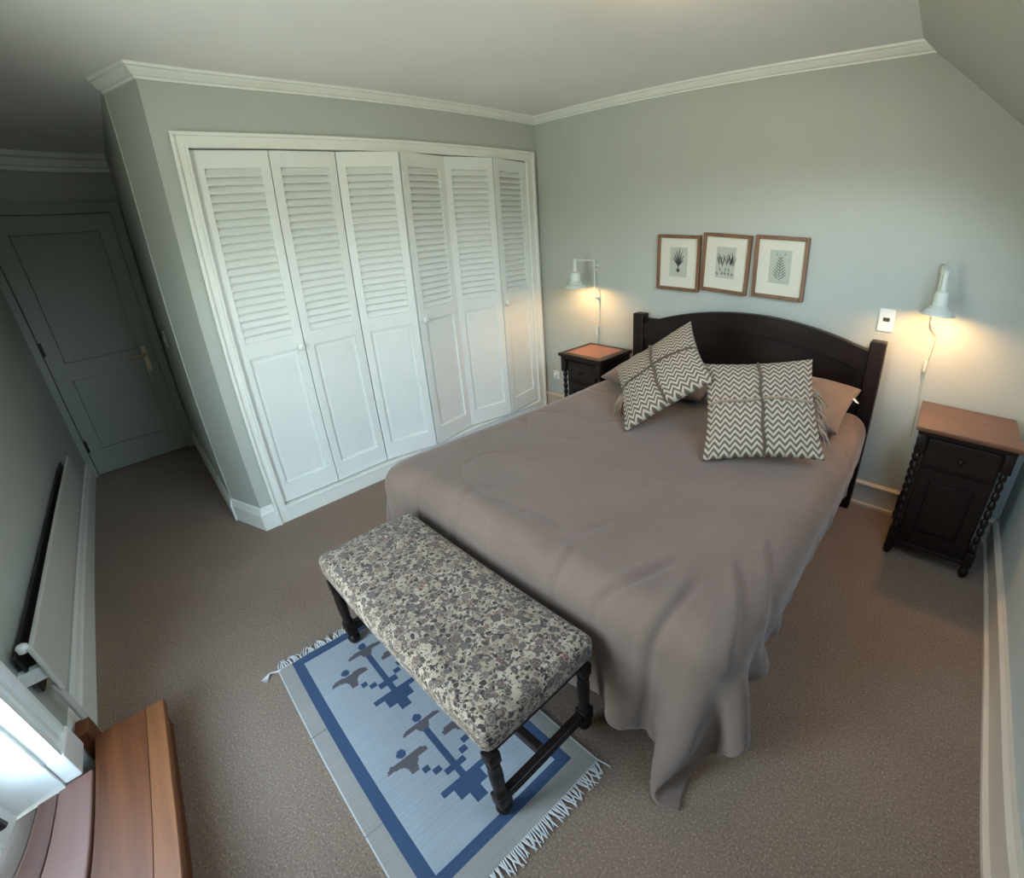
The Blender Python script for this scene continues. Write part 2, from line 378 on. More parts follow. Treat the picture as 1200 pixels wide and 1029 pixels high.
for gi, (gx0, gx1) in enumerate(((DX0+.012, DX1-.012),)):
    gd = struct(empty('door_%d' % (gi+2), ((gx0+gx1)/2, GY, DZ0)))
    def gpart(name, bm, mat, smooth=False):
        o = obj(name, bm, mat, None, smooth); o.parent = gd; o.matrix_parent_inverse = Matrix.Translation(-gd.location); return o
    for x in (gx0, gx1-.085): gpart('stile', B(x, x+.085, GY-.020, GY+.020, DZ0+.010, DZ1-.014, bev=.006), WHITE2)
    for z, hh in ((DZ0+.010, .15), (1.00, .05), (DZ1-.104, .09)): gpart('rail', B(gx0+.085, gx1-.085, GY-.018, GY+.018, z, z+hh, bev=.005), WHITE2)
    for z0, z1 in ((DZ0+.155, 1.005), (1.045, DZ1-.10)): gpart('pane', B(gx0+.08, gx1-.08, GY-.003, GY+.003, z0, z1), GLASS)
    kx = gx1-.045 if gi == 0 else gx0+.045
    gpart('door_handle', tube(bmesh.new(), [(kx, GY+.02, 1.06), (kx, GY+.07, 1.06), (kx+(-.11 if gi == 0 else .11), GY+.072, 1.06)], .009), BRASS, True)
    if gi == 0: gpart('door_bolt', B(gx0+.045, gx0+.060, GY+.019, GY+.028, DZ0+.05, DZ0+.11, bev=.003), BLACKM)
# threshold boards
th = struct(empty('trim_4', (DX0, -3.45, DZ0)))
def tpart(name, bm, mat): o = obj(name, bm, mat); o.parent = th; o.matrix_parent_inverse = Matrix.Translation(-th.location); return o
tpart('plank', B(DX0-.0, DX1, -3.530, -3.452, DZ0-.03, DZ0-.004, bev=.003), GREYW)
tpart('plank', B(DX0-.0, DX1, -3.449, -3.412, DZ0-.03, DZ0+.004, bev=.003), PINKW2)
tpart('plank', B(DX0-.0, DX1, -3.410, -3.336, DZ0-.03, DZ0+.006, bev=.004), PINKW)
# wooden step in front of the garden door
st = tag(empty('wooden_step', (1.6, -3.23, 0)), 'brown wooden step with a pale front nosing below the white garden door', 'step')
def spart(name, bm, mat): o = obj(name, bm, mat); o.parent = st; o.matrix_parent_inverse = Matrix.Translation(-st.location); return o
XA, XB = 1.062, 3.05
def stepy(x, d): return -3.125-.058*(x-XA)-d           # the step narrows a little along its length
def board(da, db, z0, z1):
    ya = [(XA, -3.331 if da is None else stepy(XA, da)), (XB, -3.331 if da is None else stepy(XB, da)), (XB, stepy(XB, db)), (XA, stepy(XA, db))]
    bm = prism(bmesh.new(), ya, lambda p: (p[0], p[1], z0), lambda p: (p[0], p[1], z1))
    bmesh.ops.bevel(bm, geom=bm.edges[:], offset=.0008 if da is None else .0022, segments=2, affect='EDGES'); return bm
spart('tread', board(None, .058, DZ0-.028, DZ0), STEPW)
spart('nosing', board(.0582, 0, DZ0-.032, DZ0+.0004), STEPW2)
spart('riser', prism(bmesh.new(), [(1.075, stepy(1.075, .038)), (3.04, stepy(3.04, .038)), (3.04, stepy(3.04, .018)), (1.075, stepy(1.075, .018))], lambda p: (p[0], p[1], 0), lambda p: (p[0], p[1], DZ0-.033)), STEPW)
spart('end_panel', B(1.068, 1.088, -3.331, -3.165, 0, DZ0-.034), STEPW)
spart('upstand', B(.985, 1.058, -3.372, -3.335, 0, DZ0+.035, bev=.004), STEPW)

# ------------------------------------------------------------------ passage door
d1 = struct(empty('door_1', (XE, -2.985, 0)))
def dpart(name, bm, mat, par=None, smooth=False): o = obj(name, bm, mat, None, smooth); o.parent = par or d1; o.matrix_parent_inverse = Matrix.Translation(-d1.location); return o
DY0, DY1, DZ = -3.345, -2.645, 1.985
bm = bmesh.new()
for y0, y1, z0, z1 in ((DY0, DY0+.10, .012, DZ), (DY1-.10, DY1, .012, DZ), (DY0+.10, DY1-.10, .012, .22), (DY0+.10, DY1-.10, .80, .94), (DY0+.10, DY1-.10, DZ-.12, DZ)):
    box(bm, XE+.004, XE+.040, y0, y1, z0, z1)
dpart('door_leaf', bm, DOORM)
dpart('door_panel', B(XE+.004, XE+.026, DY0+.10, DY1-.10, .22, .80, bev=.006), DOORM); dpart('door_panel', B(XE+.004, XE+.026, DY0+.10, DY1-.10, .94, DZ-.12, bev=.006), DOORM)
bm = bmesh.new(); box(bm, XE, XE+.055, DY1+.006, DY1+.066, 0, DZ+.075); box(bm, XE, XE+.055, YF, DY0-.006, 0, DZ+.075); box(bm, XE, XE+.055, DY0-.006, DY1+.006, DZ+.008, DZ+.075)
dpart('door_casing', bm, DOORM)
hp = dpart('handle_plate', B(XE+.040, XE+.047, -2.735, -2.695, .745, .955, bev=.002), BRASS)
hl = dpart('lever', tube(bmesh.new(), [(XE+.047, -2.715, .885), (XE+.095, -2.715, .885), (XE+.098, -2.74, .885), (XE+.095, -2.835, .882)], .010), BRASS, None, True)
for z in (.22, 1.02, 1.78): dpart('hinge', B(XE+.040, XE+.056, DY0-.006, DY0+.014, z, z+.10, bev=.002), BLACKM)

# light switch on the passage wall
o = obj('light_switch', B(-1.275, -1.205, YP-.010, YP, 1.00, 1.12, bev=.003), PLASTIC); tag(o, 'white light switch plate on the dark passage wall beside the door', 'switch')
link('rocker', new_mesh('rocker', B(-1.252, -1.228, YP-.015, YP-.009, 1.04, 1.08, bev=.002), PLASTIC), o)

# ------------------------------------------------------------------ radiator
rd = tag(empty('radiator', (.05, -3.33, .1)), 'flat white panel radiator low on the wall beside the garden door', 'radiator')
def rpart(name, bm, mat, smooth=False): o = obj(name, bm, mat, None, smooth); o.parent = rd; o.matrix_parent_inverse = Matrix.Translation(-rd.location); return o
rpart('panel', B(-1.02, 1.005, -3.338, -3.324, .310, .505, bev=.004), RADM)
rpart('rear_shadow_panel', B(-1.0, .985, -3.378, -3.370, .325, .485, bev=.003), BLACKM)  # black sheet stands in for the shadow between radiator and wall
for x in (.98, -.70): rpart('bracket', B(x-.02, x+.01, -3.395, -3.336, .37, .42, bev=.003), PLASTIC)
rpart('valve_cap', lathe(bmesh.new(), [(.012, 0), (.014, .003), (.014, .022), (.010, .027), (.001, .028)], (.985, -3.347, .492), 16), PLASTIC, True)
rpart('supply_pipe', tube(bmesh.new(), [(.985, -3.345, .0), (.985, -3.345, .34)], .010), RADM, True)

# ------------------------------------------------------------------ closet
cl = tag(empty('closet', (0, -1.22, 0)), 'built-in closet with six white louvered folding doors', 'closet')
def cpart(name, bm, mat, smooth=False): o = obj(name, bm, mat, None, smooth); o.parent = cl; o.matrix_parent_inverse = Matrix.Translation(-cl.location); return o
CW = .070; a0, a1 = CO0-.066, CO1+.076
bm = bmesh.new()
for y0, y1, z0, z1 in ((a0, CO0, 0, CZ1+CW), (CO1, a1, 0, CZ1+CW), (CO0, CO1, CZ1, CZ1+CW)): box(bm, 0, .018, y0, y1, z0, z1)
for y0, y1, z0, z1 in ((a0, a0+.016, .0, CZ1+CW), (a1-.016, a1, 0, CZ1+CW), (a0+.016, a1-.016, CZ1+CW-.016, CZ1+CW)): box(bm, .018, .030, y0, y1, z0, z1)
for y0, y1, z0, z1 in ((CO0-.014, CO0, CZ0, CZ1+.014), (CO1, CO1+.014, CZ0, CZ1+.014), (CO0, CO1, CZ1, CZ1+.014)): box(bm, .018, .026, y0, y1, z0, z1)
cpart('casing', bm, WHITE)
bm = bmesh.new(); box(bm, -.08, .020, CO0, CO1, 0, CZ0-.022); box(bm, -.08, .034, CO0, CO1, CZ0-.022, CZ0-.006, bev=.003)
cpart('plinth', bm, WHITE)
bm = bmesh.new(); box(bm, -.62, -.60, CO0-.05, CO1+.05, 0, CZ1+.1); box(bm, -.60, -.10, CO0-.05, CO0-.03, 0, CZ1+.1); box(bm, -.60, -.10, CO1+.03, CO1+.05, 0, CZ1+.1); box(bm, -.62, -.10, CO0-.05, CO1+.05, CZ1+.08, CZ1+.1); box(bm, -.62, -.09, CO0-.05, CO1+.05, .05, .08)
cpart('interior', bm, DARKGAP)
DH = CZ1-CZ0-.010; DW0 = (CO1-CO0)/6
LZ0, LZ1 = .965, DH-.085        # louver field (door-local)
def door_mesh(dw):
    t = .030; s = .048; bm = bmesh.new()
    box(bm, 0, t, 0, s, 0, DH); box(bm, 0, t, dw-s, dw, 0, DH)
    box(bm, 0, t, s, dw-s, 0, .115); box(bm, 0, t, s, dw-s, .885, LZ0); box(bm, 0, t, s, dw-s, LZ1, DH)
    return bm
def panel_mesh(dw):
    s = .048; bm = bmesh.new(); box(bm, .006, .018, s, dw-s, .115, .885)
    prism(bm, [(s+.022, .137), (dw-s-.022, .137), (dw-s-.022, .863), (s+.022, .863)], lambda p: (.018, p[0], p[1]), lambda p: (.0192, p[0]+(.006 if p[0] < dw/2 else -.006), p[1]+(.006 if p[1] < .5 else -.006)))
    return bm
NSL = 22
def slat_mesh(dw):
    s = .048; bm = bmesh.new(); prism(bm, [(.003, .020), (.007, .027), (.029, -.012), (.024, -.021)], lambda p: (p[0], s-.001, p[1]), lambda p: (p[0], dw-s+.001, p[1])); return bm
slat_cache = {}
def closet_door(y_a, x_a, y_b, x_b, knob=None, lab=None):
    """door leaf from hinge line a to b, both (y, x) on plan; local frame: y along the leaf, x out of the closet"""
    v = Vector((x_b-x_a, y_b-y_a)); dw = v.length-.004; ang = math.atan2(v.y, v.x) - PI/2
    d = obj('door', door_mesh(dw), WHITEC); d.parent = cl; d.location = Vector((x_a, y_a+.002, CZ0+.004)) - cl.location; d.rotation_euler = (0, 0, ang)
    link('door_panel', new_mesh('door_panel', panel_mesh(dw), WHITEC), d)
    key = round(dw, 3)
    if key not in slat_cache: slat_cache[key] = new_mesh('slat', slat_mesh(dw), WHITEC)
    for k in range(NSL):
        link('slat', slat_cache[key], d, (0, 0, LZ0+(k+.5)*(LZ1-LZ0)/NSL))
    if knob is not None:
        bm = lathe(bmesh.new(), [(.010, 0), (.009, .010), (.018, .016), (.022, .024), (.019, .032), (.008, .036), (.001, .037)], (0, 0, 0), 18, 'x')
        link('knob', new_mesh('knob', bm, WHITEC, True), d, (.030, knob if knob > 0 else dw+knob, .895))
    return d
X_ = -.034; yy = [CO0+DW0*i for i in range(7)]
def pair(i, out, k1, k2):
    ym = (yy[i]+yy[i+2])/2
    closet_door(yy[i]+.004, X_, ym, X_+out, k1); closet_door(ym, X_+out, yy[i+2]-.004, X_, k2)
pair(0, .006, -.026, None); pair(2, .075, None, .030); pair(4, .068, None, .030)

# ------------------------------------------------------------------ bed
bed = tag(empty('bed', (1.787, -1.05, 0)), 'double bed with a dark wood headboard under a grey duvet', 'bed')
def bpart(name, bm, mat, par=None, smooth=False):
    o = obj(name, bm, mat, None, smooth); o.parent = par or bed
    o.matrix_parent_inverse = Matrix.Translation(-bed.location); return o
hx0, hx1 = .990, 2.572; HY0, HY1 = -.105, -.045
hbd = bpart('headboard', B(hx0+.07, hx1-.07, -.088, -.062, .30, .94), DKWOODX)
def hchild(name, bm, mat, smooth=False):
    o = obj(name, bm, mat, None, smooth); o.parent = hbd; return o
for x, zt in ((hx0, .968), (hx1-.082, 1.000)): hchild('post', B(x, x+.082, HY0-.012, HY1+.008, 0, zt, bev=.008), DKWOOD)
N = 28; bm = bmesh.new(); va = []
def arch(t): return .905 + .035*t + .125*(1-(2*t-1)**2)
for i in range(N+1):
    t = i/N; x = hx0+.082 + t*(hx1-hx0-.164); zt = arch(t)
    va.append([bm.verts.new((x, y, z)) for y, z in ((HY0, zt-.115), (HY0, zt-.006), (HY0+.006, zt), (HY1-.006, zt), (HY1, zt-.006), (HY1, zt-.115))])
for A, C in zip(va, va[1:]):
    for k in range(6): bm.faces.new((A[k], A[(k+1) % 6], C[(k+1) % 6], C[k]))
bm.faces.new(va[0]); bm.faces.new(va[-1][::-1])
hchild('arched_rail', bm, DKWOODX)
hchild('lower_rail', B(hx0+.07, hx1-.07, HY0, HY1, .34, .44, bev=.004), DKWOODX)
bpart('side_rail', B(hx0+.045, hx0+.070, -1.95, -.10, .22, .36, bev=.004), DKWOODX); bpart('side_rail', B(hx1-.095, hx1-.070, -1.95, -.10, .22, .36, bev=.004), DKWOODX)
bpart('foot_rail', B(hx0+.070, hx1-.095, -1.955, -1.93, .22, .36, bev=.004), DKWOODX)
for x in (hx0+.06, hx1-.15): bpart('leg', B(x, x+.06, -1.925, -1.865, 0, .22, bev=.006), DKWOOD)
MX0, MX1, MYF, MYH = (1.05, 2.53, -1.965, -.10)
bpart('mattress', B(MX0+.03, MX1-.03, MYF+.03, MYH-.02, .24, .545, bev=.05, seg=4), MATT, None, True)

# duvet: settled cloth, stored as a height-and-drape grid
def settle_duvet():
    """the duvet is let fall over the mattress as a net of stretchy links and comes to rest"""
    cr = np.random.default_rng(3)
    top = .56; X0, X1 = MX0-.32, MX1+.225; Y0, Y1 = MYF-.395, -.16; h = .03
    nx = int(round((X1-X0)/h))+1; ny = int(round((Y1-Y0)/h))+1
    gx = np.linspace(X0, X1, nx); gy = np.linspace(Y0, Y1, ny); hx = gx[1]-gx[0]; hy = gy[1]-gy[0]
    P = np.zeros((nx, ny, 3)); P[..., 0] = gx[:, None]; P[..., 1] = gy[None, :]; P[..., 2] = .68
    fx = np.fft.fftfreq(nx)[:, None]; fy = np.fft.fftfreq(ny)[None]
    n = np.real(np.fft.ifft2(np.fft.fft2(cr.normal(size=(nx, ny)))*np.exp(-(fx**2+fy**2)*(2*np.pi*3)**2/2))); n /= n.std()
    slack = 1.012+.010*n
    cons = []
    for (a, b), k in (((1, 0), 1.), ((0, 1), 1.), ((1, 1), .35), ((1, -1), .35), ((2, 0), .25), ((0, 2), .25), ((3, 0), .12), ((0, 3), .12)):
        ax = slice(0, nx-a); bx = slice(a, nx)
        ay, by = (slice(0, ny-b), slice(b, ny)) if b >= 0 else (slice(-b, ny), slice(0, ny+b))
        cons.append((ax, ay, bx, by, math.hypot(a*hx, b*hy)*(slack[ax, ay]+slack[bx, by])/2, k))
    cnt = np.ones((nx, ny))
    for ax, ay, bx, by, L, k in cons:
        if k > .3: cnt[ax, ay] += 1; cnt[bx, by] += 1
    wgt = (1/(1+.22*(cnt-1)))[..., None]
    R = .07; off = .045; dt = 1/60
    c = np.array([(MX0+MX1)/2, (MYF+MYH)/2, top/2-.2]); hb = np.array([(MX1-MX0)/2, (MYH-MYF)/2, top/2+.2])
    V = np.zeros_like(P)
    for it in range(300):
        old = P.copy(); V[..., 2] -= 9.8*dt; V *= .985 if it < 180 else .92; P = P+V*dt
        for _ in range(13):
            acc = np.zeros_like(P)
            for ax, ay, bx, by, L, k in cons:
                D = P[bx, by]-P[ax, ay]; m = np.sqrt((D*D).sum(-1)); e = (m-L)/np.maximum(m, 1e-9)
                if k < .3: e = np.where(e < 0, e, e*.2)
                D *= (e*k*.5)[..., None]; acc[ax, ay] += D; acc[bx, by] -= D
            P = P+acc*wgt
            # mattress: a box with rounded edges
            s_ = P-c; q_ = np.abs(s_)-(hb-R); o_ = np.maximum(q_, 0)
            dist = np.sqrt((o_*o_).sum(-1))+np.minimum(q_.max(-1), 0)-R; hit = (dist < off)[..., None]
            g = o_*np.sign(s_); gn = np.sqrt((g*g).sum(-1, keepdims=True))
            gi = np.zeros_like(P); np.put_along_axis(gi, q_.argmax(-1)[..., None], 1, -1); gi *= np.sign(s_)
            g = np.where(gn < 1e-6, gi, g/np.maximum(gn, 1e-9))
            P = P+np.where(hit, g*(off-dist)[..., None], 0)
            D = P-old; P = P-np.where(hit, (D-g*(D*g).sum(-1, keepdims=True))*.6, 0)
            fl = P[..., 2] < .012; P[..., 2] = np.where(fl, .012, P[..., 2]); P[..., :2] = np.where(fl[..., None], old[..., :2]+.4*(P[..., :2]-old[..., :2]), P[..., :2])
            lim = -2.03-max(0, (140-it)/140)*.45      # the bench stands against the foot of the bed
            bb = (P[..., 0] < 2.215) & (P[..., 2] < (.49 if it > 140 else 9)) & (P[..., 1] < lim)
            P[..., 1] = np.where(bb, lim, P[..., 1])
        V = (P-old)/dt
    return P
DV = settle_duvet()
# the trailing corner is tucked to a point
_i, _j = np.meshgrid(np.arange(DV.shape[0]-1, -1, -1)*.03, np.arange(DV.shape[1])*.03, indexing='ij')
_w = np.exp(-(_i**2+_j**2)/.14**2); DV[..., 0] += (2.565-DV[-1, 0, 0])*_w; DV[..., 1] += (-2.105-DV[-1, 0, 1])*_w
# the filling bulges over the foot on the closet side
_l = np.clip((1.75-DV[..., 0])/.70, 0, 1)**1.3; _f = np.clip((-.35-DV[..., 1])/1.5, 0, 1)
DV[..., 0] -= .085*_l*_f; DV[..., 1] -= .050*np.clip((1.17-DV[..., 0])/.12, 0, 1)*np.clip((-1.6-DV[..., 1])/.35, 0, 1)
def refine(A, k=3):
    for ax in (0, 1):
        A = np.moveaxis(A, ax, 0); p = np.concatenate([2*A[:1]-A[1:2], A, 2*A[-1:]-A[-2:-1]]); n = len(A); out = []
        for j in range(k):
            t = j/k; p0, p1, p2, p3 = p[:n-1], p[1:n], p[2:n+1], np.concatenate([p[3:n+2]])
            out.append(.5*(2*p1+(p2-p0)*t+(2*p0-5*p1+4*p2-p3)*t*t+(3*p1-p0-3*p2+p3)*t**3))
        B_ = np.stack(out, 1).reshape((-1,)+A.shape[1:]); A = np.moveaxis(np.concatenate([B_, A[-1:]]), 0, ax)
    return A
DV = refine(DV, 4)
_dx = np.gradient(DV, axis=0); _dy = np.gradient(DV, axis=1); NV = np.cross(_dx, _dy); NV /= np.linalg.norm(NV, axis=-1, keepdims=True)
def field(sx, sy, seed):
    r = np.random.default_rng(seed); n = r.normal(size=DV.shape[:2]); fx = np.fft.fftfreq(n.shape[0])[:, None]; fy = np.fft.fftfreq(n.shape[1])[None]
    n = np.real(np.fft.ifft2(np.fft.fft2(n)*np.exp(-((fx*sx)**2+(fy*sy)**2)*(2*np.pi)**2/2))); return n/n.std()
_h = .0045*field(26, 20, 1) + .0018*field(9, 12, 2) - .0045*np.exp(-np.abs(field(20, 12, 4))*9)*(field(30, 30, 5) > .1)
def crease(ax_, ay_, bx_, by_, depth, wid):
    a_ = np.array((ax_, ay_)); d_ = np.array((bx_, by_))-a_; L_ = np.hypot(*d_); d_ = d_/L_
    px_ = DV[..., 0]-a_[0]; py_ = DV[..., 1]-a_[1]; t_ = px_*d_[0]+py_*d_[1]; n_ = -px_*d_[1]+py_*d_[0]+.012*np.sin(t_*14)
    return -depth*np.exp(-(n_/wid)**2)*np.clip(t_/.05, 0, 1)*np.clip((L_-t_)/.10, 0, 1) + depth*.7*np.exp(-((n_-wid*2)/(wid*1.6))**2)*np.clip(t_/.05, 0, 1)*np.clip((L_-t_)/.10, 0, 1)
for c_ in ((1.47, -2.04, 1.43, -1.84, .009, .016), (1.66, -2.02, 1.73, -1.80, .006, .014), (1.19, -2.06, 1.17, -1.88, .011, .014), (1.90, -1.92, 2.02, -1.66, .005, .013), (1.42, -1.86, 1.60, -1.74, .004, .012), (2.15, -2.02, 2.30, -1.72, .010, .015), (2.35, -2.05, 2.38, -1.75, .012, .016), (2.57, -1.95, 2.44, -1.62, .012, .014), (2.60, -1.80, 2.47, -1.45, .009, .013), (2.0, -2.02, 1.98, -1.85, .008, .012), (2.30, -.75, 2.05, -1.15, .004, .016)):
    _h = _h + crease(*c_)
DV = DV + NV*np.clip(_h, -.016, .016)[..., None]*np.where(DV[..., 2:] < .03, .2, 1)
DV[..., 2] = np.maximum(DV[..., 2], .010)
def grid_mesh(name, V, mat):
    nx, ny = V.shape[:2]; idx = np.arange(nx*ny).reshape(nx, ny)
    f = np.stack([idx[:-1, :-1], idx[1:, :-1], idx[1:, 1:], idx[:-1, 1:]], -1).reshape(-1, 4)
    me = bpy.data.meshes.new(name); me.from_pydata(V.reshape(-1, 3).tolist(), [], f.tolist()); me.materials.append(mat)
    for p in me.polygons: p.use_smooth = True
    me.update(); return me
dv = link('duvet', grid_mesh('duvet', DV, DUVET)); tag(dv, 'rumpled grey-taupe duvet spread over the double bed, one corner trailing on the carpet', 'duvet')
sd = dv.modifiers.new('t', 'SOLIDIFY'); sd.thickness = .016; sd.offset = -1

# ------------------------------------------------------------------ cushions and pillows
def puff(nu, su, sv, th, pinch=.06, seed=0, wr=.0, edge=.006, pw=.45):
    """pillow surface: two sheets joined at the seam; returns bmesh with uv"""
    r = random.Random(seed); ph = [r.uniform(0, 6) for _ in range(8)]
    bm = bmesh.new(); uvl = bm.loops.layers.uv.new('UVMap'); S = []
    for side in (1, -1):
        g = []
        for i in range(nu+1):
            row = []
            for j in range(nu+1):
                a = -math.cos(PI*i/nu); b = -math.cos(PI*j/nu)          # denser near the seams
                x = a*(1-pinch*(1-b*b)*abs(a)); y = b*(1-pinch*(1-a*a)*abs(b))
                t = (max(0, (1-a*a))*max(0, (1-b*b)))**pw
                wv = wr*(math.sin(5*a+ph[0]+3*b)*math.cos(4*b+ph[1]) + .6*math.sin(9*a-6*b+ph[2]))*t
                z = side*(edge*(0 if (i in (0, nu) or j in (0, nu)) else 1)*.5 + th/2*t) + wv
                if side == -1 and (i in (0, nu) or j in (0, nu)): row.append(S[0][i][j])
                else: row.append(bm.verts.new((x*su/2, y*sv/2, z)))
            g.append(row)
        S.append(g)
        for i in range(nu):
            for j in range(nu):
                q = [g[i][j], g[i+1][j], g[i+1][j+1], g[i][j+1]]
                if side == -1: q = q[::-1]
                fc = bm.faces.new(q)
                ij = [(i, j), (i+1, j), (i+1, j+1), (i, j+1)]
                if side == -1: ij = ij[::-1]
                for lp, (ii, jj) in zip(fc.loops, ij): lp[uvl].uv = (.5-.5*math.cos(PI*ii/nu), .5-.5*math.cos(PI*jj/nu))
    return bm
def frame_mat(c, U, V):
    U = Vector(U).normalized(); V = Vector(V); V = (V-U*V.dot(U)).normalized(); Nn = U.cross(V)
    m = Matrix((U, V, Nn)).transposed().to_4x4(); m.translation = Vector(c); return m
def cord(bm, pts, r, tw=60):
    # two plies twisted round each other
    P = [Vector(p) for p in pts]
    dens = []
    for a, b in zip(P, P[1:]):
        for k in range(6): dens.append(a.lerp(b, k/6))
    dens.append(P[-1]); L = 0
    for s_ in (0, PI):
        pl = []; L = 0
        for i, p in enumerate(dens):
            if i: L += (p-dens[i-1]).length
            t = (dens[min(i+1, len(dens)-1)]-dens[max(i-1, 0)]).normalized(); a = Vector((0, 0, 1)).cross(t)
            if a.length < .1: a = Vector((1, 0, 0))
            a.normalize(); b = t.cross(a)
            pl.append(p + (a*math.cos(L*tw*6+s_) + b*math.sin(L*tw*6+s_))*r*.55)
        tube(bm, pl, r*.62, 6)
    return bm
def chevron_cushion(c, U, V, s, th, label, seed, tass):
    mw = frame_mat(c, U, V)
    e = bpy.data.objects.new('cushion', new_mesh('cushion', puff(34, s*1.06, s*1.06, th, .085, seed, .002), CHEV, True)); COL.objects.link(e); e.matrix_world = mw
    tag(e, label, 'cushion', 'chevron cushions')
    def surf(a, b):
        t = (max(0, 1-a*a)*max(0, 1-b*b))**.45
        return Vector((a*(1-.085*(1-b*b)*abs(a))*s*.53, b*(1-.085*(1-a*a)*abs(b))*s*.53, .003+th/2*t))
    K = 26
    vpts = [surf(.02+.015*math.sin(i*.7), -1+2*i/K)+Vector((0, 0, .004)) for i in range(K+1)]
    hpts = [surf(-1+2*i/K, .02+.02*math.sin(i*.5))+Vector((0, 0, .004)) for i in range(K+1)]
    link('cord', new_mesh('cord', cord(bmesh.new(), vpts, .0068), CORDM, True), e)
    h = link('cord', new_mesh('cord', cord(bmesh.new(), hpts, .0062), TANCORD if seed == 2 else CORDM, True), e)
    # tassel hanging at one edge
    side, drop = tass; bm = bmesh.new(); r = random.Random(seed)
    base = surf(side*1.0, -.02) + Vector((side*.006, 0, 0))
    inv = mw.inverted().to_3x3(); g = inv @ Vector((0, 0, -1)); outw = Vector((side, 0, -.1))
    for k in range(46):
        w0 = Vector((r.uniform(-.008, .01)*side, r.uniform(-.11, .11) if drop else r.uniform(-.02, .02), r.uniform(-.014, .014)))
        ln = r.uniform(.05, .085); p0 = base + w0
        d = (outw*r.uniform(.3, .9) + g*r.uniform(.5, .9) + Vector((r.uniform(-.2, .2), r.uniform(-.3, .3), r.uniform(-.2, .2)))).normalized()
        tube(bm, [p0, p0+d*ln*.4+outw*.006, p0+d*ln*.75+g*.008, p0+d*ln+g*.02], [.0032, .0032, .003, .0022], 5)
    if not drop: lathe(bm, [(.004, -.02), (.012, -.014), (.014, 0), (.010, .012), (.003, .018)], base, 10)
    tz = link('tassel', new_mesh('tassel', bm, TANCORD, True), e); tz['kind'] = 'stuff'
    return e
chevron_cushion((2.180, -.87, .790), (.91, .395, .125), (-.383, .685, .62), .47, .13, 'upright square chevron cushion with a cord cross, nearer the tall bedside cabinet', 2, (1, True))
chevron_cushion((1.640, -.832, .830), (.73, .35, .587), (-.62, .70, .354), .46, .13, 'tilted chevron cushion propped on one corner in front of the headboard', 3, (-1, False))
def pillow(c, U, V, su, sv, th, label, seed, group='grey pillows at the headboard'):
    mw = frame_mat(c, U, V); o = bpy.data.objects.new('pillow', new_mesh('pillow', puff(30, su, sv, th, .05, seed, .006, .006, .40), DUVET, True)); COL.objects.link(o)
    o.matrix_world = mw; tag(o, label, 'pillow', group); return o
p1 = pillow((1.43, -.40, .682), (1, .02, -.01), (0, .98, .12), .66, .44, .12, 'grey pillow under the tilted chevron cushion, one corner poking out beside the low bedside cabinet', 4)
p2 = pillow((2.14, -.37, .697), (1, -.04, .0), (0, .97, .20), .70, .46, .14, 'grey pillow with a white cloth label behind the upright chevron cushion', 6)
tg = link('care_tag', new_mesh('care_tag', B(-.012, .012, -.022, .022, -.001, .001), TAGM), p2, (.350, .10, .005), (0, .5, .6)); tg['label'] = 'white cloth label'

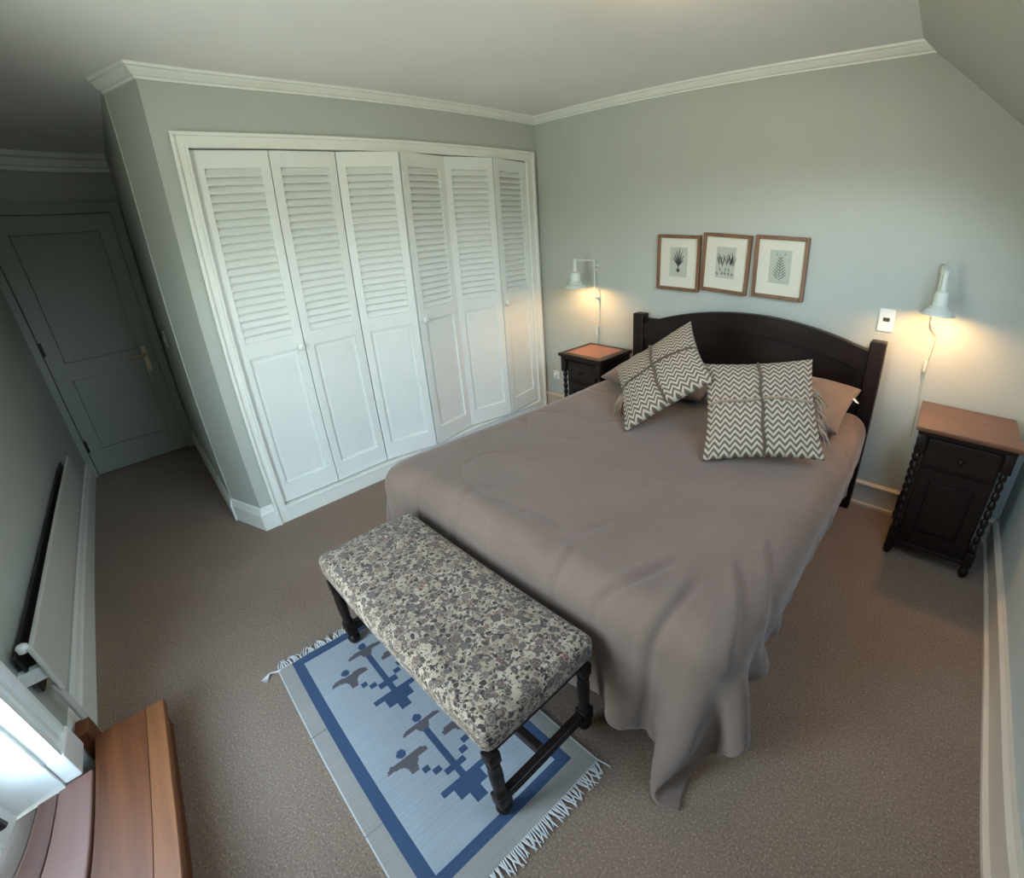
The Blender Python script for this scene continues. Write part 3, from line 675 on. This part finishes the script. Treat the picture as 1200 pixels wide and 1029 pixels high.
# ------------------------------------------------------------------ bedside cabinets
def bobbin(bm, x, y, z0, z1, r=.017, n=9):
    prof = []; hh = (z1-z0)/n
    for i in range(n):
        for k in range(6):
            a = k/6*PI; prof.append((r*(.55+.45*math.sin(a)), z0+hh*(i+k/6)))
    prof.append((r*.55, z1)); lathe(bm, prof, (x, y, 0), 12)
def cabinet(loc, rz, wd, dp, ht, label, inlay, rails=True):
    c = tag(empty('bedside_cabinet', loc, rz), label, 'bedside cabinet', 'dark wood bedside cabinets')
    def P(name, bm, mat, par=None, smooth=False): return obj(name, bm, mat, par or c, smooth)
    hw, hd = wd/2, dp/2; i_ = .028
    P('carcass', (lambda bm: (box(bm, -hw+i_+.03, hw-i_-.03, -hd+i_+.012, hd-.006, .085, ht-.034, bev=.002), bm)[1])(bmesh.new()), DKWOOD)
    t = P('top', B(-hw, hw, -hd, hd, ht-.022, ht, bev=.007, seg=3), TOPWOOD if not inlay else DKWOODX)
    if inlay: obj('inset_panel', B(-hw+.05, hw-.05, -hd+.05, hd-.045, ht-.004, ht+.0015, bev=.001), REDINLAY, t)
    P('cornice', B(-hw+.014, hw-.014, -hd+.014, hd-.002, ht-.040, ht-.022, bev=.005), DKWOODX)
    fy = -hd+i_+.012
    # drawer and door on the front
    dr = P('drawer', B(-hw+i_+.040, hw-i_-.040, fy-.014, fy+.002, ht-.185, ht-.055, bev=.004), DKWOODX)
    obj('drop_pull', lathe(bmesh.new(), [(.004, 0), (.004, .012), (.010, .018), (.011, .024), (.006, .030), (.001, .031)], (0, fy-.014, ht-.125), 12, 'y'), DKWOOD, dr, True)
    dz0, dz1 = .125, ht-.205; dx = hw-i_-.042
    dd = P('door', (lambda bm: (box(bm, -dx, -dx+.05, fy-.012, fy+.002, dz0, dz1), box(bm, dx-.05, dx, fy-.012, fy+.002, dz0, dz1), box(bm, -dx+.05, dx-.05, fy-.012, fy+.002, dz0, dz0+.05), box(bm, -dx+.05, dx-.05, fy-.012, fy+.002, dz1-.06, dz1), bm)[-1])(bmesh.new()), DKWOOD)
    obj('door_panel', B(-dx+.056, dx-.056, fy-.007, fy+.002, dz0+.056, dz1-.066, bev=.005), DKWOOD, dd)
    obj('door_knob', lathe(bmesh.new(), [(.004, 0), (.004, .010), (.009, .015), (.008, .022), (.001, .024)], (-dx+.026, fy-.012, (dz0+dz1)/2+.06), 12, 'y'), DKWOOD, dd, True)
    for sx in (-1, 1):
        for sy in (-1, 1):
            x, y = sx*(hw-i_-.010), sy*(hd-i_-.006) if sy < 0 else hd-i_
            bm = bmesh.new()
            box(bm, x-.021, x+.021, y-.021, y+.021, ht-.135, ht-.040, bev=.003)
            bobbin(bm, x, y, .150, ht-.135)
            box(bm, x-.021, x+.021, y-.021, y+.021, .070, .150, bev=.003)
            lathe(bm, [(.012, .070), (.013, .062), (.022, .048), (.024, .030), (.018, .010), (.010, 0)], (x, y, 0), 14)
            P('leg', bm, DKWOOD, None, True)
    P('base_moulding', B(-hw+i_-.002, hw-i_+.002, -hd+i_-.002, hd-.004, .068, .092, bev=.006), DKWOODX)
    return c
cabinet((3.020, -.232, 0), .0, .440, .415, .720, 'tall dark wood bedside cabinet with plain polished brown top, in the corner under the slope', False)
cabinet((.765, -.258, 0), .0, .390, .372, .692, 'dark wood bedside cabinet with a red-brown inset top between the closet and the bed', True)

# ------------------------------------------------------------------ wall lamps
def wall_lamp(xr, zr_top, zr_bot, rim, label, bulb, cordpts):
    xs, zs, ar, ys = rim
    l = tag(empty('wall_lamp', (xr, 0, zr_bot)), label, 'wall lamp', 'bedside wall lamps')
    def P(name, bm, mat, smooth=True, par=None): o = obj(name, bm, mat, None, smooth); o.parent = par or l; o.matrix_parent_inverse = Matrix.Translation(-l.location); return o
    P('rod', tube(bmesh.new(), [(xr, -.045, zr_bot), (xr, -.045, zr_top)], .0055), LAMPM)
    for z in (zr_bot+.03, zr_top-.05): P('wall_bracket', lathe(bmesh.new(), [(.014, 0), (.014, .008), (.007, .012), (.006, .045)], (xr, 0, z), 14, 'y'), LAMPM)
    zt = zs+.20
    P('arm', tube(bmesh.new(), [(xr, -.045, zr_top-.012), (xr+(xs-xr)*.5, (-.045+ys)/2, zr_top-.004), (xs, ys, zt-.004)], .0055), LAMPM)
    P('knob', lathe(bmesh.new(), [(.004, 0), (.004, .012), (.010, .014), (.010, .026), (.002, .028)], (xr+.004, -.045, zr_top-.075), 12, 'x'), LAMPM)
    prof = [(ar, 0), (ar*.99, .005), (ar*.86, .016), (ar*.66, .026), (ar*.58, .030), (ar*.60, .036), (ar*.54, .040), (ar*.48, .043), (ar*.47, .050), (ar*.45, .092), (ar*.40, .104), (ar*.26, .110), (.0140, .114), (.0130, .196), (.0165, .198), (.0165, .204), (.001, .206)]
    prof += []
    inner = [(.001, .100), (ar*.36, .096), (ar*.42, .045), (ar*.55, .028), (ar*.82, .014), (ar*.975, .003)]
    sh = P('shade', lathe(bmesh.new(), [(r, z) for r, z in inner]+prof, (xs, ys, zs), 32, 'z', False), LAMPM)
    b = P('bulb', lathe(bmesh.new(), [(.001, .0), (.010, .002), (.017, .009), (.0185, .017), (.016, .027), (.012, .040), (.012, .060), (.001, .062)], (xs, ys, zs+.006), 16), emit('lit_bulb_'+('tall' if bulb == BULB_R else 'low'), WARM, bulb), True)
    bm = bmesh.new(); tube(bm, cordpts, .0028, 6)
    P('power_cord', bm, LAMPM)
    k = cordpts[len(cordpts)//2]; P('cord_switch', (lambda bm: (box(bm, k[0]-.009, k[0]+.009, k[1]-.010, k[1]+.008, k[2]-.032, k[2]+.032, bev=.005), bm)[1])(bmesh.new()), LAMPM, False)
    return l
wall_lamp(.598, 1.318, 1.00, (.548, 1.125, .086, -.20), 'white metal swing-arm wall lamp lit above the low bedside cabinet near the closet', BULB_L,
          [(.598, -.045, 1.0), (.600, -.040, .90), (.596, -.02, .84), (.598, -.018, .78), (.590, -.014, .72), (.58, -.012, .62)])
wall_lamp(2.757, 1.425, 1.12, (2.775, 1.190, .074, -.20), 'white metal swing-arm wall lamp lit above the tall bedside cabinet by the sloped wall', BULB_R,
          [(2.757, -.045, 1.12), (2.790, -.03, 1.075), (2.785, -.015, .99), (2.772, -.018, .90), (2.776, -.014, .80), (2.78, -.012, .68), (2.785, -.012, .5)])
# switch over the headboard, socket by the closet
o = obj('light_switch', B(2.500, 2.580, -.009, 0, 1.042, 1.162, bev=.003), PLASTIC); tag(o, 'white wall switch plate with a small dark rocker above the headboard post', 'switch')
link('rocker', new_mesh('rocker', B(2.523, 2.557, -.014, -.008, 1.096, 1.116, bev=.002), ROCKER), o)
o = obj('power_socket', B(.10, .17, -.012, 0, .30, .37, bev=.003), PLASTIC); tag(o, 'small white socket low on the wall between closet and bedside cabinet', 'socket')
link('plug', new_mesh('plug', lathe(bmesh.new(), [(.016, 0), (.016, .018), (.012, .026), (.001, .027)], (.135, -.012, .335), 12, 'y'), PLASTIC, True), o)

# ------------------------------------------------------------------ pictures
def leafpoly(bm, p, ang, ln, wd, y, curve=0):
    pts = []
    for k in range(5): t = k/4; pts.append((t, wd*math.sin(PI*min(1, t*.95+.03))))
    top, bot = [], []
    for t, h_ in pts:
        a = ang + curve*t; cx = p[0] + math.sin(ang+curve*t*.5)*ln*t; cz = p[1] + math.cos(ang+curve*t*.5)*ln*t
        nx, nz = math.cos(a), -math.sin(a)
        top.append((cx+nx*h_, y, cz+nz*h_)); bot.append((cx-nx*h_, y, cz-nz*h_))
    vs = [bm.verts.new(v) for v in top+bot[::-1]]
    bm.faces.new(vs)
def picture(cx, cz, rot, kind, label):
    W2, H2 = .154, .177; p = empty('framed_print', (cx, -.002, cz)); p.rotation_euler = (0, rot, 0)
    tag(p, label, 'picture', 'framed botanical prints'); fwid = .020
    def P(n, bm, m): return obj(n, bm, m, p)
    for nme, (x0, x1, z0, z1) in (('frame_side', (-W2, -W2+fwid, -H2, H2)), ('frame_side', (W2-fwid, W2, -H2, H2)), ('frame_rail', (-W2+fwid, W2-fwid, H2-fwid, H2)), ('frame_rail', (-W2+fwid, W2-fwid, -H2, -H2+fwid))):
        P(nme, B(x0, x1, -.026, 0, z0, z1, bev=.003), FRAMEW)
    P('mount_board', B(-W2+fwid, W2-fwid, -.012, -.002, -H2+fwid, H2-fwid), MATB)
    pw, ph = .063, .094; oy = .005
    pr = P('print', B(-pw, pw, -.0135, -.012, -ph+oy, ph+oy), PAPER)
    y = -.0142; r = random.Random(kind); bm = bmesh.new()
    if kind == 1:
        for a, l_ in ((-.55, .075), (-.32, .095), (-.12, .11), (.05, .12), (.22, .10), (.42, .085), (.62, .06)): leafpoly(bm, (0, -.022), a, l_, .0045, y, a*.4)
        leafpoly(bm, (0, -.062), 0, .030, .013, y); leafpoly(bm, (0, -.04), 0, .03, .003, y)
    elif kind == 2:
        for x in (-.042, -.018, .010, .034, .048):
            for a in (-.35, -.12, .1, .3): leafpoly(bm, (x, -.015+r.uniform(-.01, .01)), a+r.uniform(-.1, .1), r.uniform(.05, .085), .0032, y, r.uniform(-.3, .3))
        for x in (-.045, -.02, .005, .03, .05): leafpoly(bm, (x, -.075+r.uniform(-.006, .006)), r.uniform(-.5, .5), .022, .006, y)
        for x in (-.03, 0, .03): leafpoly(bm, (x, -.05), r.uniform(-.4, .4), .03, .004, y)
    else:
        leafpoly(bm, (0, -.078), 0, .165, .003, y)
        for k in range(8):
            z = -.066+k*.0165; l_ = .050*(1-k/9.5)+.006
            for s_ in (-1, 1): leafpoly(bm, (0, z), s_*1.0, l_, .0034, y, s_*-.3)
        for s_ in (-.022, .022): leafpoly(bm, (s_, .066), s_*4, .020, .003, y)
    obj('drawing', bm, INK if kind == 1 else INK2, pr)
    return p
picture(1.274, 1.312, .016, 1, 'framed botanical print of a single dark bulb plant, nearest the closet')
picture(1.599, 1.324, .044, 2, 'framed botanical print of several reedy plants, the middle one of three')
picture(1.936, 1.321, .020, 3, 'framed botanical print of a feathery fern, nearest the wall switch')

# ------------------------------------------------------------------ bench
bn = tag(empty('bench', (1.692, -2.262, 0)), 'upholstered bench in grey floral tapestry on dark turned legs at the foot of the bed', 'bench')
BX0, BX1, BY0, BY1 = 1.190, 2.195, -2.462, -2.043
def npart(name, bm, mat, smooth=False): o = obj(name, bm, mat, None, smooth); o.parent = bn; o.matrix_parent_inverse = Matrix.Translation(-bn.location); return o
bm = bmesh.new(); nu, nv = 40, 18; g = {}
def seat_pt(i, j):
    a, b = -1+2*i/nu, -1+2*j/nu
    crown = .030*(1-a**6)*(1-b**4)
    return Vector(((BX0+BX1)/2+a*(BX1-BX0)/2, (BY0+BY1)/2+b*(BY1-BY0)/2, .435+crown))
box(bm, BX0, BX1, BY0, BY1, .375, .472, bev=.028, seg=5)
bmesh.ops.subdivide_edges(bm, edges=[e for e in bm.edges if e.calc_length() > .2], cuts=16, use_grid_fill=True)
for v in bm.verts:
    if v.co.z > .45:
        a = (v.co.x-(BX0+BX1)/2)/((BX1-BX0)/2); b = (v.co.y-(BY0+BY1)/2)/((BY1-BY0)/2)
        v.co.z += .020*max(0, 1-a**6)*max(0, 1-b**4)
npart('seat', bm, FLORAL, True)
npart('seat_frame', B(BX0+.02, BX1-.02, BY0+.02, BY1-.02, .345, .377), DKWOODX)
LG = [(1.216, -2.438), (2.168, -2.438), (1.216, -2.072), (2.168, -2.072)]
for x, y in LG:
    bm = bmesh.new(); box(bm, x-.019, x+.019, y-.019, y+.019, .300, .350, bev=.003)
    lathe(bm, [(.016, .302), (.0195, .296), (.0195, .286), (.017, .280), (.020, .255), (.0205, .215), (.019, .170), (.0165, .140), (.0205, .134), (.0205, .126), (.016, .120)], (x, y, 0), 16)
    box(bm, x-.022, x+.022, y-.022, y+.022, .062, .122, bev=.003)
    lathe(bm, [(.012, .064), (.014, .058), (.024, .046), (.026, .034), (.022, .020), (.016, .0105)], (x, y, 0), 16)
    npart('leg', bm, DKWOOD, True)
for x in (1.216, 2.168): npart('side_stretcher', B(x-.015, x+.015, -2.418, -2.092, .074, .112, bev=.004), DKWOODX)
npart('long_stretcher', B(1.231, 2.153, -2.275, -2.245, .076, .110, bev=.004), DKWOODX)

# ------------------------------------------------------------------ rug
phi = 1.5392; ru = -2.7145; RL0, RL1, RW = 1.215, 2.345, .655
eL = Vector((math.sin(phi), -math.cos(phi), 0)); eW = Vector((math.cos(phi), math.sin(phi), 0))
rug = tag(empty('rug', eL*(RL0+RL1)/2 + eW*(ru+RW/2)), 'flat-woven fringed rug with a blue border and bird motifs under the bench', 'rug')
rug.rotation_euler = (0, 0, math.atan2(eL.y, eL.x))
hs = .0045; nL, nW = int((RL1-RL0)/hs), int(RW/hs)
LL = RL0+(np.arange(nL)+.5)*hs; WW = (np.arange(nW)+.5)*hs
Lg, Wg = np.meshgrid(LL, WW, indexing='ij')
cols = np.zeros((nL, nW, 3)); cols[:] = (.33, .345, .355)
beige = np.array((.30, .275, .24)); blue = np.array((.036, .066, .130)); brn = np.array((.105, .088, .090)); grey2 = np.array((.47, .475, .47))
AX = .322
def poly(pts):
    pts = np.array(pts); ins = np.zeros(Lg.shape, bool); n = len(pts); j = n-1
    for i in range(n):
        (a, b), (c, d) = pts[i], pts[j]
        if abs(b-d) > 1e-9:
            ins ^= ((b > Wg) != (d > Wg)) & (Lg < (c-a)*(Wg-b)/(d-b)+a)
        j = i
    return ins
edge = (Wg < .070) | (Wg > RW-.070) | (Lg > 2.278); cols[edge] = beige
bl = ((Wg > .058) & (Wg < .098) | (Wg > RW-.098) & (Wg < RW-.058)) & (Lg < 2.278) | ((Lg < 1.256) & (Wg > .058) & (Wg < RW-.058)) | ((Lg > 2.240) & (Lg < 2.278) & (Wg > .058) & (Wg < RW-.058))
cols[bl] = blue
cols[(Wg < .006) | (Wg > RW-.006)] = (.52, .50, .47)
cols[(np.abs(Lg-1.60) < .003) & (Wg < .058)] = (.16, .15, .14); cols[(np.abs(Lg-2.02) < .002) & (Wg < .058)] = (.22, .21, .2)
TB = [(1.803, .303), (1.804, .265), (1.812, .250), (1.824, .245), (1.822, .296), (1.846, .306), (1.846, .338), (1.822, .348), (1.824, .399), (1.812, .394), (1.804, .379), (1.803, .341)]
LB = [(1.885, .197), (1.883, .160), (1.892, .145), (1.903, .141), (1.908, .184), (1.922, .200), (1.953, .202), (1.953, .228), (1.930, .236), (1.912, .252), (1.914, .290), (1.898, .288), (1.884, .270), (1.885, .222)]
for sh in (0.0, -.447):
    def mir(ps): return [(l, 2*AX-w_) for l, w_ in ps]
    cols[(np.abs(Wg-AX) < .013) & (Lg > 1.84+sh) & (Lg < 2.07+sh)] = blue
    for l0, l1, hwid in ((2.066, 2.088, .088), (2.088, 2.128, .053), (2.128, 2.168, .020)): cols[(np.abs(Wg-AX) < hwid) & (Lg > l0+sh) & (Lg < l1+sh)] = blue
    for l0, l1, w0, w1 in ((1.957, 1.981, .232, .256), (1.984, 2.008, .258, .282), (2.010, 2.036, .285, .312)):
        for f_ in (lambda x: x, lambda x: 2*AX-x):
            aa, bb_ = sorted((f_(w0), f_(w1))); cols[(Lg > l0+sh) & (Lg < l1+sh) & (Wg > aa) & (Wg < bb_)] = blue
    for ps in (TB, LB, mir(LB)): cols[poly([(l+sh, w_) for l, w_ in ps])] = brn
    for l, w_, rr in ((1.786, AX, .0165), (1.866, .211, .0165), (1.866, 2*AX-.211, .0165)): cols[(Lg-l-sh)**2+(Wg-w_)**2 < rr**2] = blue
cols *= (1+.025*rng.normal(size=(nL, 1, 1)))*(1+.012*rng.normal(size=(1, nW, 1)))
ii = np.arange((nL+1)*(nW+1)).reshape(nL+1, nW+1)
gl_, gw_ = np.meshgrid(np.arange(nL+1)*hs-(RL1-RL0)/2, np.arange(nW+1)*hs-RW/2, indexing='ij')
zz = .0075+.0012*np.sin(gl_*21+gw_*9)*np.sin(gw_*17+1)
Vv = np.stack([gl_, gw_, zz], -1).reshape(-1, 3)
ff = np.stack([ii[:-1, :-1], ii[1:, :-1], ii[1:, 1:], ii[:-1, 1:]], -1).reshape(-1, 4)
me = bpy.data.meshes.new('weave'); me.from_pydata(Vv.tolist(), [], ff.tolist()); me.materials.append(RUGM)
at = me.attributes.new('Col', 'FLOAT_COLOR', 'FACE'); at.data.foreach_set('color', np.concatenate([np.clip(cols, 0, 1).reshape(-1, 3), np.ones((nL*nW, 1))], 1).ravel())
wv_ = link('weave', me, rug); sdm = wv_.modifiers.new('t', 'SOLIDIFY'); sdm.thickness = .006; sdm.offset = -1
for sgn in (-1, 1):
    bm = bmesh.new(); x0 = sgn*(RL1-RL0)/2
    for k in range(92):
        y = -RW/2+.004+k*(RW-.008)/91; r = random.random; ln = .036+.014*r(); sk = random.uniform(-.022, .022)
        tube(bm, [(x0-sgn*.004, y, .006), (x0+sgn*ln*.4, y+sk*.3, .008), (x0+sgn*ln*.8, y+sk*.8, .005), (x0+sgn*ln, y+sk*1.1, .003)], [.0024, .0026, .0022, .0012], 5)
    if sgn < 0:
        for k in range(5): tube(bm, [(x0+.004, -RW/2+.003*k, .007), (x0-.01, -RW/2-.03, .009), (x0+.006*k, -RW/2-.07+.004*k, .004)], [.0026, .0024, .0014], 5)
    fo = obj('fringe', bm, FRINGE, rug, True); fo['kind'] = 'stuff'

# ------------------------------------------------------------------ ceiling lamp, just above the frame
cp = tag(empty('ceiling_lamp', (1.95, -1.35, H)), 'round flush ceiling lamp lit warm in the middle of the ceiling', 'ceiling lamp')
obj('base', lathe(bmesh.new(), [(.001, 0), (.12, 0), (.12, -.02), (.10, -.03), (.001, -.03)], (0, 0, 0), 28), LAMPM, cp, True)
obj('globe', lathe(bmesh.new(), [(.095, -.028), (.125, -.05), (.13, -.08), (.105, -.115), (.06, -.135), (.001, -.14)], (0, 0, 0), 28, 'z', False), emit('lit_globe', (1.0, .58, .27), CEIL_W), cp, True)
